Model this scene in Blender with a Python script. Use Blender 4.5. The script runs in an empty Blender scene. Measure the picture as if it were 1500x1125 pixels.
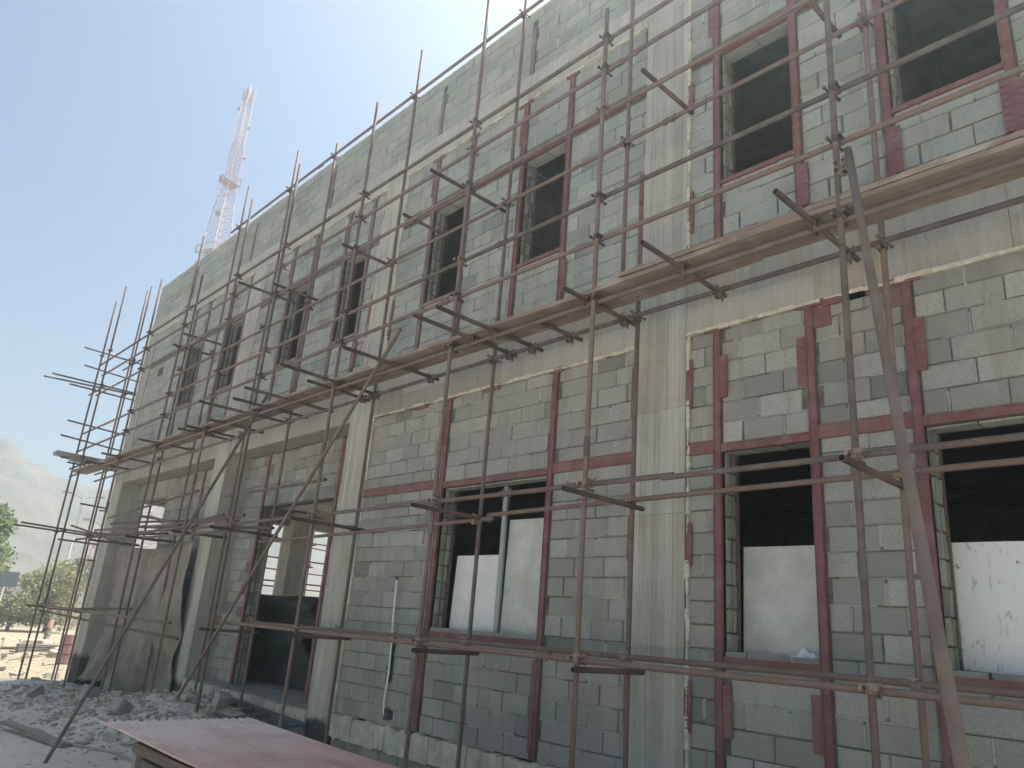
import bpy, math, random
from mathutils import Vector, Matrix, noise
R = random.Random(7)
C = bpy.context.scene.collection
Z0 = 1.9                       # eye height above the ground: everything below is written from eye level
R48 = 0.0242

# ------------------------------------------------------------------ materials
class NT:
    def __init__(s, name, rough=0.85, metal=0.0, spec=0.3):
        s.m = bpy.data.materials.new(name); s.m.use_nodes = True
        s.t = s.m.node_tree; s.n = s.t.nodes; s.b = s.n['Principled BSDF']
        s.b.inputs['Roughness'].default_value = rough; s.b.inputs['Metallic'].default_value = metal
        s.b.inputs['Specular IOR Level'].default_value = spec
        s.tc = s.n.new('ShaderNodeTexCoord')
    def link(s, a, b): s.t.links.new(a, b)
    def coord(s, scale=(1, 1, 1), off=(0, 0, 0), src='Object'):
        mp = s.n.new('ShaderNodeMapping'); mp.inputs['Scale'].default_value = scale; mp.inputs['Location'].default_value = off
        s.link(s.tc.outputs[src], mp.inputs['Vector']); return mp.outputs['Vector']
    def noise(s, scale, detail=5, rough=.6, co=None, dist=0):
        t = s.n.new('ShaderNodeTexNoise'); t.inputs['Scale'].default_value = scale; t.inputs['Detail'].default_value = detail
        t.inputs['Roughness'].default_value = rough; t.inputs['Distortion'].default_value = dist
        s.link(co if co is not None else s.tc.outputs['Object'], t.inputs['Vector']); return t.outputs['Fac']
    def ramp(s, fac, lo, hi, a=0.0, b=1.0):
        r = s.n.new('ShaderNodeMapRange'); r.inputs['From Min'].default_value = lo; r.inputs['From Max'].default_value = hi
        r.inputs['To Min'].default_value = a; r.inputs['To Max'].default_value = b
        s.link(fac, r.inputs['Value']); return r.outputs['Result']
    def mix(s, fac, a, b, mode='MIX'):
        m = s.n.new('ShaderNodeMix'); m.data_type = 'RGBA'; m.blend_type = mode
        if isinstance(fac, (int, float)): m.inputs[0].default_value = fac
        else: s.link(fac, m.inputs[0])
        for i, v in ((6, a), (7, b)):
            if isinstance(v, tuple): m.inputs[i].default_value = (*v, 1)
            else: s.link(v, m.inputs[i])
        return m.outputs[2]
    def math(s, op, a, b):
        m = s.n.new('ShaderNodeMath'); m.operation = op
        for i, v in enumerate((a, b)):
            if isinstance(v, (int, float)): m.inputs[i].default_value = v
            else: s.link(v, m.inputs[i])
        return m.outputs[0]
    def attr(s, name):
        a = s.n.new('ShaderNodeAttribute'); a.attribute_name = name; return a.outputs['Fac']
    def objrand(s): return s.n.new('ShaderNodeObjectInfo').outputs['Random']
    def sepz(s):
        p = s.n.new('ShaderNodeSeparateXYZ'); s.link(s.tc.outputs['Object'], p.inputs[0]); return p.outputs
    def bump(s, h, strength=.3, dist=.01):
        b = s.n.new('ShaderNodeBump'); b.inputs['Strength'].default_value = strength; b.inputs['Distance'].default_value = dist
        s.link(h, b.inputs['Height']); s.link(b.outputs['Normal'], s.b.inputs['Normal'])
    def col(s, c):
        if isinstance(c, tuple): s.b.inputs['Base Color'].default_value = (*c, 1)
        else: s.link(c, s.b.inputs['Base Color'])
        return s.m

def m_block(name, c, stain=.5):
    t = NT(name, .92, spec=.15)
    tone = t.attr('tone')
    base = t.mix(t.ramp(tone, -1, 1), tuple(v * .42 for v in c), tuple(min(1, v * 1.4) for v in c))
    f = t.noise(48, 5, .8)
    base = t.mix(t.ramp(f, .38, .7, 0, .75), base, tuple(v * .5 for v in c))
    mid = t.noise(5, 6, .7)
    base = t.mix(t.ramp(mid, .48, .7, 0, .5), base, tuple(v * .66 for v in c))
    big = t.noise(1.3, 6, .62)
    base = t.mix(t.ramp(big, .45, .72, 0, stain), base, (c[0] * 1.18, c[1] * 1.1, c[2] * 1.0))
    st = t.noise(1.2, 6, .7, t.coord((4, 4, .45)), .6)
    base = t.mix(t.ramp(st, .5, .7, 0, .45), base, (c[0] * .58, c[1] * .52, c[2] * .46))
    wt = t.noise(16, 5, .8, dist=1.5)
    base = t.mix(t.ramp(wt, .6, .74, 0, .55), base, (.5, .49, .44))
    t.bump(t.math('ADD', f, t.math('MULTIPLY', t.noise(170, 2), .7)), .55, .006)
    return t.col(base)
def m_concrete(name, c, streak=(.30, .25, .15), sa=.6, dark=None, boards=True):
    t = NT(name, .88, spec=.2)
    s1 = t.noise(1.0, 7, .7, t.coord((5, 5, .55)), 1.2); s2 = t.noise(1.1, 6, .7, t.coord((17, 17, .8)), .8)
    n = t.noise(2.0, 7, .7); f = t.noise(38, 5, .75); n3 = t.noise(.9, 6, .65, t.coord((1, 1, 1), (7, 3, 5)))
    base = t.mix(t.ramp(s1, .44, .64, 0, sa), c, streak)
    base = t.mix(t.math('MULTIPLY', t.ramp(s2, .5, .68, 0, .8), t.ramp(n3, .4, .62)), base, tuple(v * .52 for v in c))
    base = t.mix(t.math('MULTIPLY', t.ramp(s2, .5, .36, 0, .7), t.ramp(n3, .58, .42)), base, tuple(min(1, v * 1.38) for v in c))
    base = t.mix(t.ramp(n, .5, .75, 0, .6), base, tuple(min(1, v * 1.25) for v in c))
    base = t.mix(t.ramp(n, .46, .30, 0, .5), base, tuple(v * .66 for v in c))
    base = t.mix(t.ramp(f, .35, .75, 0, .4), base, tuple(v * .62 for v in c))
    tn = t.attr('tone'); base = t.mix(t.ramp(tn, 0, 1, 0, .8), base, tuple(min(1, v * 1.45) for v in c)); base = t.mix(t.ramp(tn, 0, -1, 0, .8), base, tuple(v * .5 for v in c))
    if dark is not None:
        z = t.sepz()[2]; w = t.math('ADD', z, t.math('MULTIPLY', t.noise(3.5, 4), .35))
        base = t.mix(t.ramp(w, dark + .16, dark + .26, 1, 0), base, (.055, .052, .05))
    t.bump(t.math('ADD', t.math('MULTIPLY', s2, .6), f), .4, .006)
    return t.col(base)
def m_steel(name, c, dust=(.36, .27, .24), k=.45):
    t = NT(name, .62, spec=.35)
    n = t.noise(5, 6, .7); f = t.noise(28, 5, .75)
    base = t.mix(t.ramp(n, .4, .75, 0, k), c, dust)
    base = t.mix(t.ramp(f, .55, .75, 0, .5), base, tuple(v * .5 for v in c))
    t.bump(f, .25, .004); return t.col(base)
def m_pipe(name):
    t = NT(name, .7, spec=.3)
    n = t.noise(3.2, 6, .75); f = t.noise(42, 5, .8)
    base = t.mix(t.objrand(), (.07, .058, .051), (.18, .122, .096))
    base = t.mix(t.ramp(n, .42, .7, 0, .65), base, (.22, .185, .155))
    base = t.mix(t.ramp(t.noise(2.1, 4, .7, t.coord((1, 1, 1), (4, 2, 9))), .56, .72, 0, .55), base, (.20, .10, .07))
    base = t.mix(t.ramp(f, .55, .72, 0, .6), base, (.07, .05, .045))
    t.bump(f, .35, .004); return t.col(base)
def m_simple(name, c, rough=.85, var=.3, scale=6, bump=.3, spec=.25, fine=45):
    t = NT(name, rough, spec=spec)
    n = t.noise(scale, 6, .65); f = t.noise(fine, 4, .7)
    base = t.mix(t.ramp(n, .35, .7), tuple(v * (1 - var) for v in c), tuple(min(1, v * (1 + var * .7)) for v in c))
    base = t.mix(t.ramp(f, .5, .8, 0, .35), base, tuple(v * .6 for v in c))
    t.bump(f, bump, .006); return t.col(base)
def m_tone(name, a, b, rough=.9, spec=.15, trans=0):
    t = NT(name, rough, spec=spec)
    t.col(t.mix(t.attr('tone'), a, b)); return t.m
def m_leaf(name, a, b):
    t = NT(name, .7, spec=.2); c = t.mix(t.attr('tone'), a, b); t.col(c)
    tr = t.n.new('ShaderNodeBsdfTranslucent'); t.link(c, tr.inputs['Color']); mx = t.n.new('ShaderNodeMixShader'); mx.inputs[0].default_value = .55
    t.link(t.b.outputs[0], mx.inputs[1]); t.link(tr.outputs[0], mx.inputs[2]); t.link(mx.outputs[0], t.n['Material Output'].inputs['Surface']); return t.m
def m_ground():
    t = NT('dusty_ground', .95, spec=.1)
    n = t.noise(.35, 7, .65); f = t.noise(9, 6, .7); g = t.noise(60, 3, .7)
    base = t.mix(t.ramp(n, .38, .65), (.50, .465, .40), (.64, .60, .515))
    base = t.mix(t.ramp(f, .5, .72, 0, .6), base, (.30, .285, .26))
    base = t.mix(t.ramp(g, .55, .75, 0, .5), base, (.58, .55, .49))
    x = t.sepz()[0]; e = t.math('ADD', x, t.math('MULTIPLY', t.ramp(n, 0, 1, -1, 1), 3))
    soil = t.mix(t.ramp(f, .35, .7), (.26, .215, .15), (.40, .345, .25)); base = t.mix(t.ramp(e, -21.8, -22.8), base, soil)
    t.bump(t.math('ADD', f, g), .6, .03); return t.col(base)
def m_mount():
    t = NT('dry_rock', 1, spec=.05)
    n = t.noise(.02, 8, .7); g = t.noise(.09, 8, .75); n = t.math('ADD', t.math('MULTIPLY', n, .5), t.math('MULTIPLY', g, .5)); t.bump(g, 1, 3)
    base = t.mix(t.ramp(n, .4, .6), (.15, .12, .095), (.30, .25, .195))
    return t.col(base)
def m_plank(name, c):
    t = NT(name, .85, spec=.2)
    g = t.noise(3, 6, .65, t.coord((.5, 14, 14))); n = t.noise(2, 5, .6)
    base = t.mix(t.ramp(g, .35, .7), tuple(v * .6 for v in c), tuple(min(1, v * 1.25) for v in c))
    base = t.mix(t.ramp(n, .52, .68, 0, .7), base, (.40, .37, .32))
    base = t.mix(t.objrand(), base, t.mix(.35, base, (.2, .15, .12)))
    t.bump(g, .4, .006); return t.col(base)

M = {}
M['block'] = m_block('concrete_block', (.355, .356, .326))
M['block_up'] = m_block('concrete_block_upper', (.368, .382, .362), .6)
M['block_shaded'] = m_block('shaded_block', (.16, .14, .125))  # enclosure blocks: the shadow they stand in is painted into this dark colour
M['mortar'] = m_simple('mortar_joint', (.15, .147, .135), .95, .45, 9, .8)
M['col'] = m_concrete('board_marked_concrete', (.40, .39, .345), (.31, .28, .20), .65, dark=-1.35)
M['beam'] = m_concrete('stained_beam_concrete', (.33, .315, .28), (.36, .27, .16), .85)
M['beam_up'] = m_concrete('ring_beam_concrete', (.40, .385, .345), (.35, .325, .275), .55)
M['slab'] = m_simple('raw_concrete', (.30, .29, .27), .9, .3, 2)
M['inner'] = m_simple('inside_masonry', (.27, .27, .25), .95, .3, 3)
M['red'] = m_steel('red_oxide_primer', (.17, .068, .066), (.30, .235, .215), .5)
t_ = NT('red_painted_sheet', .6, spec=.3); q_ = t_.noise(1.2, 6, .7, t_.coord((.5, 5, 5))); q2 = t_.noise(2.0, 5, .6)
c_ = t_.mix(t_.ramp(q_, .35, .65), (.30, .11, .09), (.40, .19, .155)); c_ = t_.mix(t_.ramp(q2, .42, .68, 0, .3), c_, (.5, .36, .3)); c_ = t_.mix(t_.math('MULTIPLY', t_.ramp(t_.sepz()[0], -7.0, -4.6, .85, 0), t_.ramp(q2, .3, .55, .5, 1)), c_, (.58, .48, .43)); M['red_sheet'] = t_.col(c_)
M['red_hazed'] = m_steel('hazed_primer', (.185, .125, .118), (.30, .26, .24), .6)  # red primer greyed: distance haze painted into the colour of upper steel
M['pipe'] = m_pipe('rusty_scaffold_tube')
M['coupler'] = m_simple('rusty_coupler', (.17, .12, .095), .75, .5, 30, .6)
M['coupler_new'] = m_simple('dusty_coupler', (.34, .25, .19), .8, .5, 30, .6)
M['hollow'] = m_simple('tube_inside', (.02, .016, .014))
M['plank'] = m_plank('scaffold_plank_wood', (.255, .19, .15))
M['plank_g'] = m_plank('greenish_plank_wood', (.25, .26, .225))
M['foam'] = m_simple('cream_filler', (.56, .52, .41), .95, .25, 20, .8)
M['plinth'] = m_simple('cream_plaster', (.50, .47, .385), .95, .28, 5, .9)
M['panel'] = m_simple('white_board', (.74, .735, .715), .6, .10, 3, .1)
M['panel_g'] = m_simple('grey_board', (.56, .555, .51), .8, .22, 2.6, .2, .2, 20)
M['stud'] = m_simple('galvanised_steel', (.33, .37, .37), .45, .15, 8, .1, .5)
M['tarp'] = m_simple('dusty_tarpaulin', (.265, .235, .20), .9, .35, 2.2, .5)
M['black'] = m_simple('black_sheeting', (.05, .05, .053), .55, .4, 4, .3, .4)
M['pvc'] = m_simple('white_plastic_pipe', (.72, .72, .70), .4, .08, 5, .05, .4)
M['ground'] = m_ground(); M['mount'] = m_mount()
M['rubble'] = m_tone('broken_masonry', (.22, .205, .17), (.50, .465, .385))
M['leaf'] = m_leaf('tree_leaves', (.09, .12, .05), (.26, .30, .15))
M['leaf_dry'] = m_leaf('dusty_bush_leaves', (.17, .18, .085), (.42, .40, .22))
M['bark'] = m_simple('tree_bark', (.12, .09, .065), .95, .3)
M['tw_red'] = m_simple('tower_red_paint', (.33, .125, .095), .6, .2)
M['tw_wht'] = m_simple('tower_white_paint', (.36, .26, .235), .6, .2)
M['antenna'] = m_simple('antenna_grey', (.28, .26, .26), .5, .1)
M['lamp'] = m_simple('lamp_post_steel', (.30, .30, .29), .5, .1)
M['blue'] = m_simple('faded_blue_sign', (.17, .20, .26), .6, .2)
M['far_wall'] = m_simple('pale_render', (.55, .52, .47), .95, .15, 1)
M['stone'] = m_simple('pale_limestone', (.56, .47, .35), .95, .25, 4)
M['paint_or'] = m_simple('faded_orange_paint', (.33, .19, .13), .7, .25, 6)
M['timber'] = m_plank('grey_timber', (.27, .25, .22)); M['timber_d'] = m_plank('dark_timber', (.13, .105, .09))
M['steelblue'] = m_simple('grey_blue_steel', (.10, .125, .14), .5, .3, 6, .2, .4)
M['cable'] = m_simple('grey_hose', (.30, .285, .26), .8, .2)

# ------------------------------------------------------------------ mesh building
class MB:
    def __init__(s): s.v = []; s.f = []; s.t = []; s.sm = []; s.mi = []
    def face(s, idx, tone=0., smooth=False, mi=0): s.f.append(idx); s.t.append(tone); s.sm.append(smooth); s.mi.append(mi)
    def hexa(s, p, tone=0., mi=0):
        b = len(s.v); s.v += [tuple(q) for q in p]
        for q in ((0, 3, 2, 1), (4, 5, 6, 7), (0, 1, 5, 4), (1, 2, 6, 5), (2, 3, 7, 6), (3, 0, 4, 7)): s.face([b + i for i in q], tone, False, mi)
    def box(s, x0, x1, y0, y1, z0, z1, tone=0., mi=0):
        s.hexa([(x0, y0, z0), (x1, y0, z0), (x1, y1, z0), (x0, y1, z0), (x0, y0, z1), (x1, y0, z1), (x1, y1, z1), (x0, y1, z1)], tone, mi)
    def rbox(s, c, size, mat=None, tone=0., jit=0.):
        h = Vector(size) / 2; pts = []
        for sx, sy, sz in ((-1, -1, -1), (1, -1, -1), (1, 1, -1), (-1, 1, -1), (-1, -1, 1), (1, -1, 1), (1, 1, 1), (-1, 1, 1)):
            p = Vector((sx * h.x, sy * h.y, sz * h.z))
            if jit: p += Vector((R.uniform(-1, 1), R.uniform(-1, 1), R.uniform(-1, 1))) * jit
            if mat is not None: p = mat @ p
            pts.append(p + Vector(c))
        s.hexa(pts, tone)
    def block(s, x0, x1, y0, y1, z0, z1, tone, ch=.007, j=.0025):
        """a masonry block seen from the -y side: chamfered, slightly irregular arrises"""
        b = len(s.v); u = lambda k=j: R.uniform(-k, k)
        for (x, z) in ((x0, z0), (x1, z0), (x1, z1), (x0, z1)): s.v.append((x + u(), y1, z + u()))
        for (x, z) in ((x0, z0), (x1, z0), (x1, z1), (x0, z1)): s.v.append((x + u(), y0 + ch, z + u()))
        for (x, z) in ((x0 + ch, z0 + ch), (x1 - ch, z0 + ch), (x1 - ch, z1 - ch), (x0 + ch, z1 - ch)): s.v.append((x + u(.003), y0 + u(.0015), z + u(.003)))
        for k in (0, 4):
            for i in range(4):
                q = (i + 1) % 4; s.face([b + k + i, b + k + q, b + k + 4 + q, b + k + 4 + i], tone)
        s.face([b + 8, b + 9, b + 10, b + 11], tone)
    def tube(s, pts, r, n=10, caps=True, hollow=False, tone=0., r_end=None):
        pts = [Vector(p) for p in pts]; rings = []; m = len(pts)
        d0 = (pts[-1] - pts[0]).normalized(); up = Vector((0, 0, 1)) if abs(d0.z) < .9 else Vector((0, 1, 0))
        for i, p in enumerate(pts):
            d = (pts[min(i + 1, m - 1)] - pts[max(i - 1, 0)]).normalized()
            a = d.cross(up).normalized(); bb = d.cross(a).normalized(); b = len(s.v); rings.append(b)
            rr = r if r_end is None else r + (r_end - r) * i / (m - 1)
            for k in range(n):
                t = 2 * math.pi * k / n; s.v.append(tuple(p + a * math.cos(t) * rr + bb * math.sin(t) * rr))
        for i in range(m - 1):
            for k in range(n):
                q = (k + 1) % n; s.face([rings[i] + k, rings[i] + q, rings[i + 1] + q, rings[i + 1] + k], tone, True)
        if hollow:
            for e, (p, dr) in enumerate(((pts[0], (pts[1] - pts[0]).normalized()), (pts[-1], (pts[-2] - pts[-1]).normalized()))):
                ring = rings[0] if e == 0 else rings[-1]; b = len(s.v)
                for dep in (0, .07):
                    for k in range(n): s.v.append(tuple(p + (Vector(s.v[ring + k]) - p) * .8 + dr * dep))
                for k in range(n):
                    q = (k + 1) % n
                    s.face([ring + k, ring + q, b + q, b + k], tone); s.face([b + k, b + q, b + n + q, b + n + k], tone, True, 1)
                s.face([b + n + k for k in range(n)], tone, False, 1)
        elif caps:
            s.face([rings[0] + k for k in range(n)], tone); s.face([rings[-1] + k for k in range(n)], tone)
    def build(s, name, mat, parent=None, loc=(0, 0, 0), mats=None):
        me = bpy.data.meshes.new(name); me.from_pydata(s.v, [], s.f)
        for m in (mats or [mat]): me.materials.append(m)
        me.polygons.foreach_set('use_smooth', s.sm)
        if any(s.mi): me.polygons.foreach_set('material_index', s.mi)
        if any(s.t):
            a = me.attributes.new('tone', 'FLOAT', 'FACE'); a.data.foreach_set('value', s.t)
        me.update(); o = bpy.data.objects.new(name, me); C.objects.link(o); o.location = loc
        if parent is not None: o.parent = parent
        return o

def tag(o, label=None, cat=None, group=None, kind=None):
    for k, v in (('label', label), ('category', cat), ('group', group), ('kind', kind)):
        if v: o[k] = v
    return o
def empty(name, loc, label, cat, group=None):
    o = bpy.data.objects.new(name, None); C.objects.link(o); o.location = loc; o.empty_display_size = .2
    return tag(o, label, cat, group)
def boxobj(name, mat, parent, *bs):
    m = MB()
    for b in bs: m.box(*b)
    return m.build(name, mat, parent)
def rect_minus(r, holes):
    xs = sorted({r[0], r[1], *[h[i] for h in holes for i in (0, 1) if r[0] < h[i] < r[1]]}); out = []
    for a, b in zip(xs, xs[1:]):
        cuts = sorted([(max(h[2], r[2]), min(h[3], r[3])) for h in holes if h[0] <= a + 1e-6 and h[1] >= b - 1e-6]); z = r[2]
        for c0, c1 in cuts:
            if c0 > z + 1e-6: out.append((a, b, z, c0))
            z = max(z, c1)
        if z < r[3] - 1e-6: out.append((a, b, z, r[3]))
    return out
def intervals(x0, x1, cuts):
    seg = [(x0, x1)]
    for c0, c1 in cuts:
        seg = [p for a, b in seg for p in ((a, min(b, c0)), (max(a, c1), b)) if p[1] - p[0] > .03]
    return seg
def block_wall(parent, rect, y, holes=(), posts=(), thick=.2, seed=1, mat='block', up=False, dark=.13, sd=.24):
    """rect and holes are (x0,x1,z0,z1); posts are (x0,x1,z0,z1) strips of steel the blocks stop at"""
    R.seed(seed); x0, x1, z0, z1 = rect
    m = MB()
    for a, b, c, d in rect_minus(rect, holes): m.box(a, b, y + .011, y + thick, c, d)
    core = m.build('mortar_core', M['mortar'], parent)
    w = MB(); n = int(math.ceil((z1 - z0) / .2 - .05))
    base_off = R.uniform(0, .4)
    for k in range(n):
        za, zb = z0 + .2 * k + .005, min(z0 + .2 * k + .195, z1 - .004)
        zm = (za + zb) / 2
        cuts = [(h[0] - e, h[1] + e) for e, q in ((0, holes), (.009, posts)) for h in q if h[2] - .02 < zm < h[3] + .02]
        for a, b in intervals(x0, x1, cuts):
            x = a - (base_off + .2 * (k % 2) + R.uniform(-.04, .04)) % .4
            row = R.gauss(0, .1)
            while x < b:
                L = .39 + R.uniform(-.008, .008); j = R.choice((.008, .011, .014, .02))
                p, q = max(a + .004, x), min(b - .004, x + L); x += L + j
                if q - p < .05: continue
                tone = row + R.gauss(0, sd) - (.55 if R.random() < dark else 0)
                if R.random() < .05: tone += .35
                fz = R.uniform(-.003, .003)
                w.block(p, q, y + R.uniform(-.004, .003), y + .02, za + fz, zb + fz, max(-.98, min(.98, tone)) or .01)
                if R.random() < .6:      # mortar squeezed out of the head joint
                    w.rbox((q + j / 2, y + .006, zm + R.uniform(-.02, .02)), (j * R.uniform(.7, 2.2), .016, .16), None, R.uniform(.1, .8), .003)
            if R.random() < .75 and b - a > .3:
                xx = a
                while xx < b - .1:        # bed-joint smears
                    ll = R.uniform(.08, .6)
                    if R.random() < .5: w.rbox((min(xx + ll / 2, b - ll / 2), y + .007, za - .005), (ll, .014, R.uniform(.006, .016)), None, R.uniform(-.1, .7), .003)
                    xx += ll
    o = w.build('block_facing', M[mat], parent)
    return o
def jamb(parent, x, z0, z1, y0, y1, side, mat='block'):
    """block ends seen in a window reveal"""
    w = MB(); z = z0
    while z < z1 - .03:
        t = min(z + .19, z1)
        for (a, b) in ((y0, y0 + (y1 - y0) * .42), (y0 + (y1 - y0) * .56, y1)):
            w.rbox((x + side * .008, (a + b) / 2, (z + t) / 2), (.02 + R.uniform(0, .012), b - a - .01, t - z - .01), None, R.uniform(-.8, .3), .006)
        z += .2
    return w.build('window_reveal', M[mat], parent)
def strip_bumpy(name, mat, parent, x0, x1, y, z0, z1, vertical, seed=1, skip=.15):
    rr = random.Random(seed); m = MB(); a = z0 if vertical else x0; end = z1 if vertical else x1
    while a < end - .02:
        L = min(rr.uniform(.07, .28), end - a); L = L if end - a - L > .03 else end - a
        if True:
            k = rr.uniform(.55, 1.15) if rr.random() > skip else .3; p = rr.uniform(.004, .02)
            if vertical:
                c = (x0 + x1) / 2; h = (x1 - x0) / 2 * k
                m.rbox((c, y - p / 2 + .01, a + L / 2), (2 * h, .03 + p, L), None, .3, .004)
            else:
                c = (z0 + z1) / 2 + rr.uniform(-.006, .006); h = (z1 - z0) / 2 * k
                m.rbox((a + L / 2, y - p / 2 + .01, c), (L, .03 + p, 2 * h), None, .3, .004)
        a += L
    return m.build(name, mat, parent)

# ------------------------------------------------------------------ the building
YF = 6.0
bld = empty('unfinished_building', (0, 0, 0), 'two-storey unfinished concrete block building with red steel wall posts and empty window openings', 'building')
XL, XR = -22.4, 1.6
cols = [(-4.72, -4.12), (-10.43, -9.77), (-15.66, -15.03), (-22.4, -21.68), (.95, 1.6)]
ucols = [(-4.70, -4.12), (-10.32, -9.70), (-15.60, -14.98), (-22.4, -21.75), (.95, 1.6)]
def boards_x(x0, x1, lo, hi):
    xs = [x0]
    while xs[-1] < x1 - hi: xs.append(xs[-1] + R.uniform(lo, hi))
    return xs + [x1]
def rough_column(x0, x1, y0, y1, z0, z1, name, mat, amp=.2):
    """concrete cast against narrow upright boards: every board left its own face"""
    m = MB(); m.box(x0 + .004, x1 - .004, y0 + .012, y1, z0, z1)
    xs = boards_x(x0, x1, .05, .13); lifts = [z0]
    while lifts[-1] < z1 - 1.6: lifts.append(lifts[-1] + R.uniform(1.0, 1.5))
    lifts.append(z1)
    base = [R.gauss(0, amp) for _ in xs]
    for za, zb in zip(lifts, lifts[1:]):
        sh = R.gauss(0, .12)
        for k, (a, b) in enumerate(zip(xs, xs[1:])):
            d = R.uniform(-.003, .003); g = .0012
            m.box(a + g, b - g, y0 + d, y0 + .014, za + .002, zb - .002, max(-.95, min(.95, base[k] + sh)) or .01)
    return m.build(name, mat, bld)
def board_beam(x0, x1, y0, y1, z0, z1, name, mat, amp=.22):
    m = MB(); m.box(x0, x1, y0 + .012, y1, z0, z1); x = x0
    while x < x1 - .05:
        L = min(R.uniform(.35, 2.2), x1 - x); zz = [z0, z0 + (z1 - z0) * R.uniform(.4, .6), z1]
        for za, zb in zip(zz, zz[1:]): m.box(x + .0015, x + L - .0015, y0 + R.uniform(-.003, .003), y0 + .014, za + .001, zb - .001, R.gauss(0, amp) or .01)
        x += L
    return m.build(name, mat, bld)
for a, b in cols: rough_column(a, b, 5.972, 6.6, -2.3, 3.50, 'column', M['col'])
for a, b in ucols: rough_column(a, b, 5.982, 6.4, 3.555, 7.215, 'column', M['beam_up'], .14)
for a, b in ((-22.3, -21.65),): rough_column(a, b, 11.0, 11.55, -2.3, 3.0, 'column', M['col'])
for a, b in ((-22.3, -21.65), (-15.66, -15.03)): rough_column(a, b, 16.3, 16.9, -2.3, 3.0, 'column', M['col'])
board_beam(XL, XR, 5.986, 6.42, 2.98, 3.55, 'floor_beam', M['beam'])
board_beam(XL, XR, 5.985, 6.4, 7.22, 7.66, 'ring_beam', M['beam_up'], .1)
boxobj('floor_slab', M['slab'], bld, (XL + .02, XR - .02, 6.425, 17, 3.05, 3.5))
boxobj('roof_slab', M['slab'], bld, (XL + .02, XR - .02, 6.405, 17, 7.25, 7.6))
boxobj('ground_slab', M['slab'], bld, (XL + .1, XR - .02, 6.22, 17, -1.6, -1.25))
boxobj('rear_wall', M['inner'], bld, (-15.0, XR, 16.985, 17.2, -2.2, 3.3), (XL, XR, 16.986, 17.21, 3.3, 8.8))
boxobj('end_wall', M['inner'], bld, (XL, XL + .2, 6.41, 17.0, 3.51, 7.24), (XL, XL + .2, 6.21, 17.0, 7.67, 8.8), (XR - .2, XR, 6.61, 17.0, -1.24, 3.04), (XR - .2, XR, 6.41, 17.0, 3.51, 7.24), (XR - .2, XR, 6.21, 17, 7.67, 8.8))
boxobj('end_beam', M['beam'], bld, (XL, XL + .4, 6.425, 17.0, 2.6, 3.045))
boxobj('partition_wall', M['inner'], bld, (-2.55, -2.42, 6.45, 12, 3.51, 7.24), (-10.2, -10.05, 6.65, 17, -1.24, 3.04), (-7.4, -7.28, 6.45, 16.9, 3.51, 7.24))

PW = .075
low_win = [(-7.86, -5.96, -.05, 1.72), (-3.74, -2.89, -.05, 1.74), (-2.0, -.25, -.05, 1.72)]
up_win = [(-2.02, -1.16), (-3.72, -2.92), (-6.79, -5.99), (-8.83, -8.03), (-11.5, -10.74), (-13.6, -12.79), (-16.5, -15.69), (-18.8, -17.98)]
up_win = [(a, b, 4.6, 6.2) for a, b in up_win]
posts = []
for a, b, c, d in low_win:
    posts += [(a - PW, a, -1.18, 2.93), (b, b + PW, -1.18, 2.93)]
uposts = []
for a, b, c, d in up_win:
    uposts += [(a - PW, a, 3.57, 7.16), (b, b + PW, 3.57, 7.16)]
LZ = (1.725, 1.85)
lint = [(-9.77, -4.72, *LZ), (-4.12, .95, *LZ)]
block_wall(bld, (-9.77, -4.72, -1.2, 2.95), YF, [low_win[0]], posts[:2] + [lint[0]], seed=11, dark=.07, sd=.18)
block_wall(bld, (-4.12, .95, -1.2, 2.95), YF, low_win[1:], posts[2:] + [lint[1]], seed=15)
block_wall(bld, (-9.77, -4.72, -2.3, -1.5), YF + .005, seed=17)
block_wall(bld, (-4.12, .95, -2.3, -1.5), YF + .005, seed=18)
block_wall(bld, (-15.03, -10.43, -2.3, -1.45), YF + .03, seed=19)
block_wall(bld, (-15.03, -10.43, -1.25, 2.97), 6.43, [(-14.02, -11.36, -1.25, 1.92)], [(-14.1, -14.02, -1.25, 2.97), (-11.36, -11.29, -1.25, 2.97)], seed=21)
block_wall(bld, (-19.45, -15.67, -1.25, 2.97), 6.43, (), [(-17.3, -17.23, -1.25, 2.97)], seed=22)
boxobj('opening_lintel', M['slab'], bld, (-21.67, -19.47, 6.44, 6.62, 2.55, 2.97))
ubays = [(-22.4 + .65, -15.60), (-14.98, -10.32), (-9.70, -4.70), (-4.12, .95)]
for i, (a, b) in enumerate(ubays):
    hs = [h for h in up_win if a < h[0] < b]; ps = [h for h in uposts if a - .01 <= h[0] < b]
    block_wall(bld, (a, b, 3.56, 7.215), YF, hs, ps + [(a, b, 6.2, 6.265)], seed=31 + i, mat='block_up', dark=.05, sd=.16)
ppx = [-1.2, -6.85, -9.0, -12.55, -16.1, -19.6]
block_wall(bld, (XL, XR, 7.665, 8.82), YF, (), [(x, x + .08, 7.66, 8.6) for x in ppx], seed=41, mat='block_up', dark=.03, sd=.13)
m = MB(); x = XL
while x < XR:
    L = min(R.uniform(.3, .8), XR - x); m.rbox((x + L / 2, 6.1, 8.835), (L, .205, .03 + R.uniform(-.006, .008)), None, .1, .004); x += L
m.build('parapet_capping', M['plinth'], bld)
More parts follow.
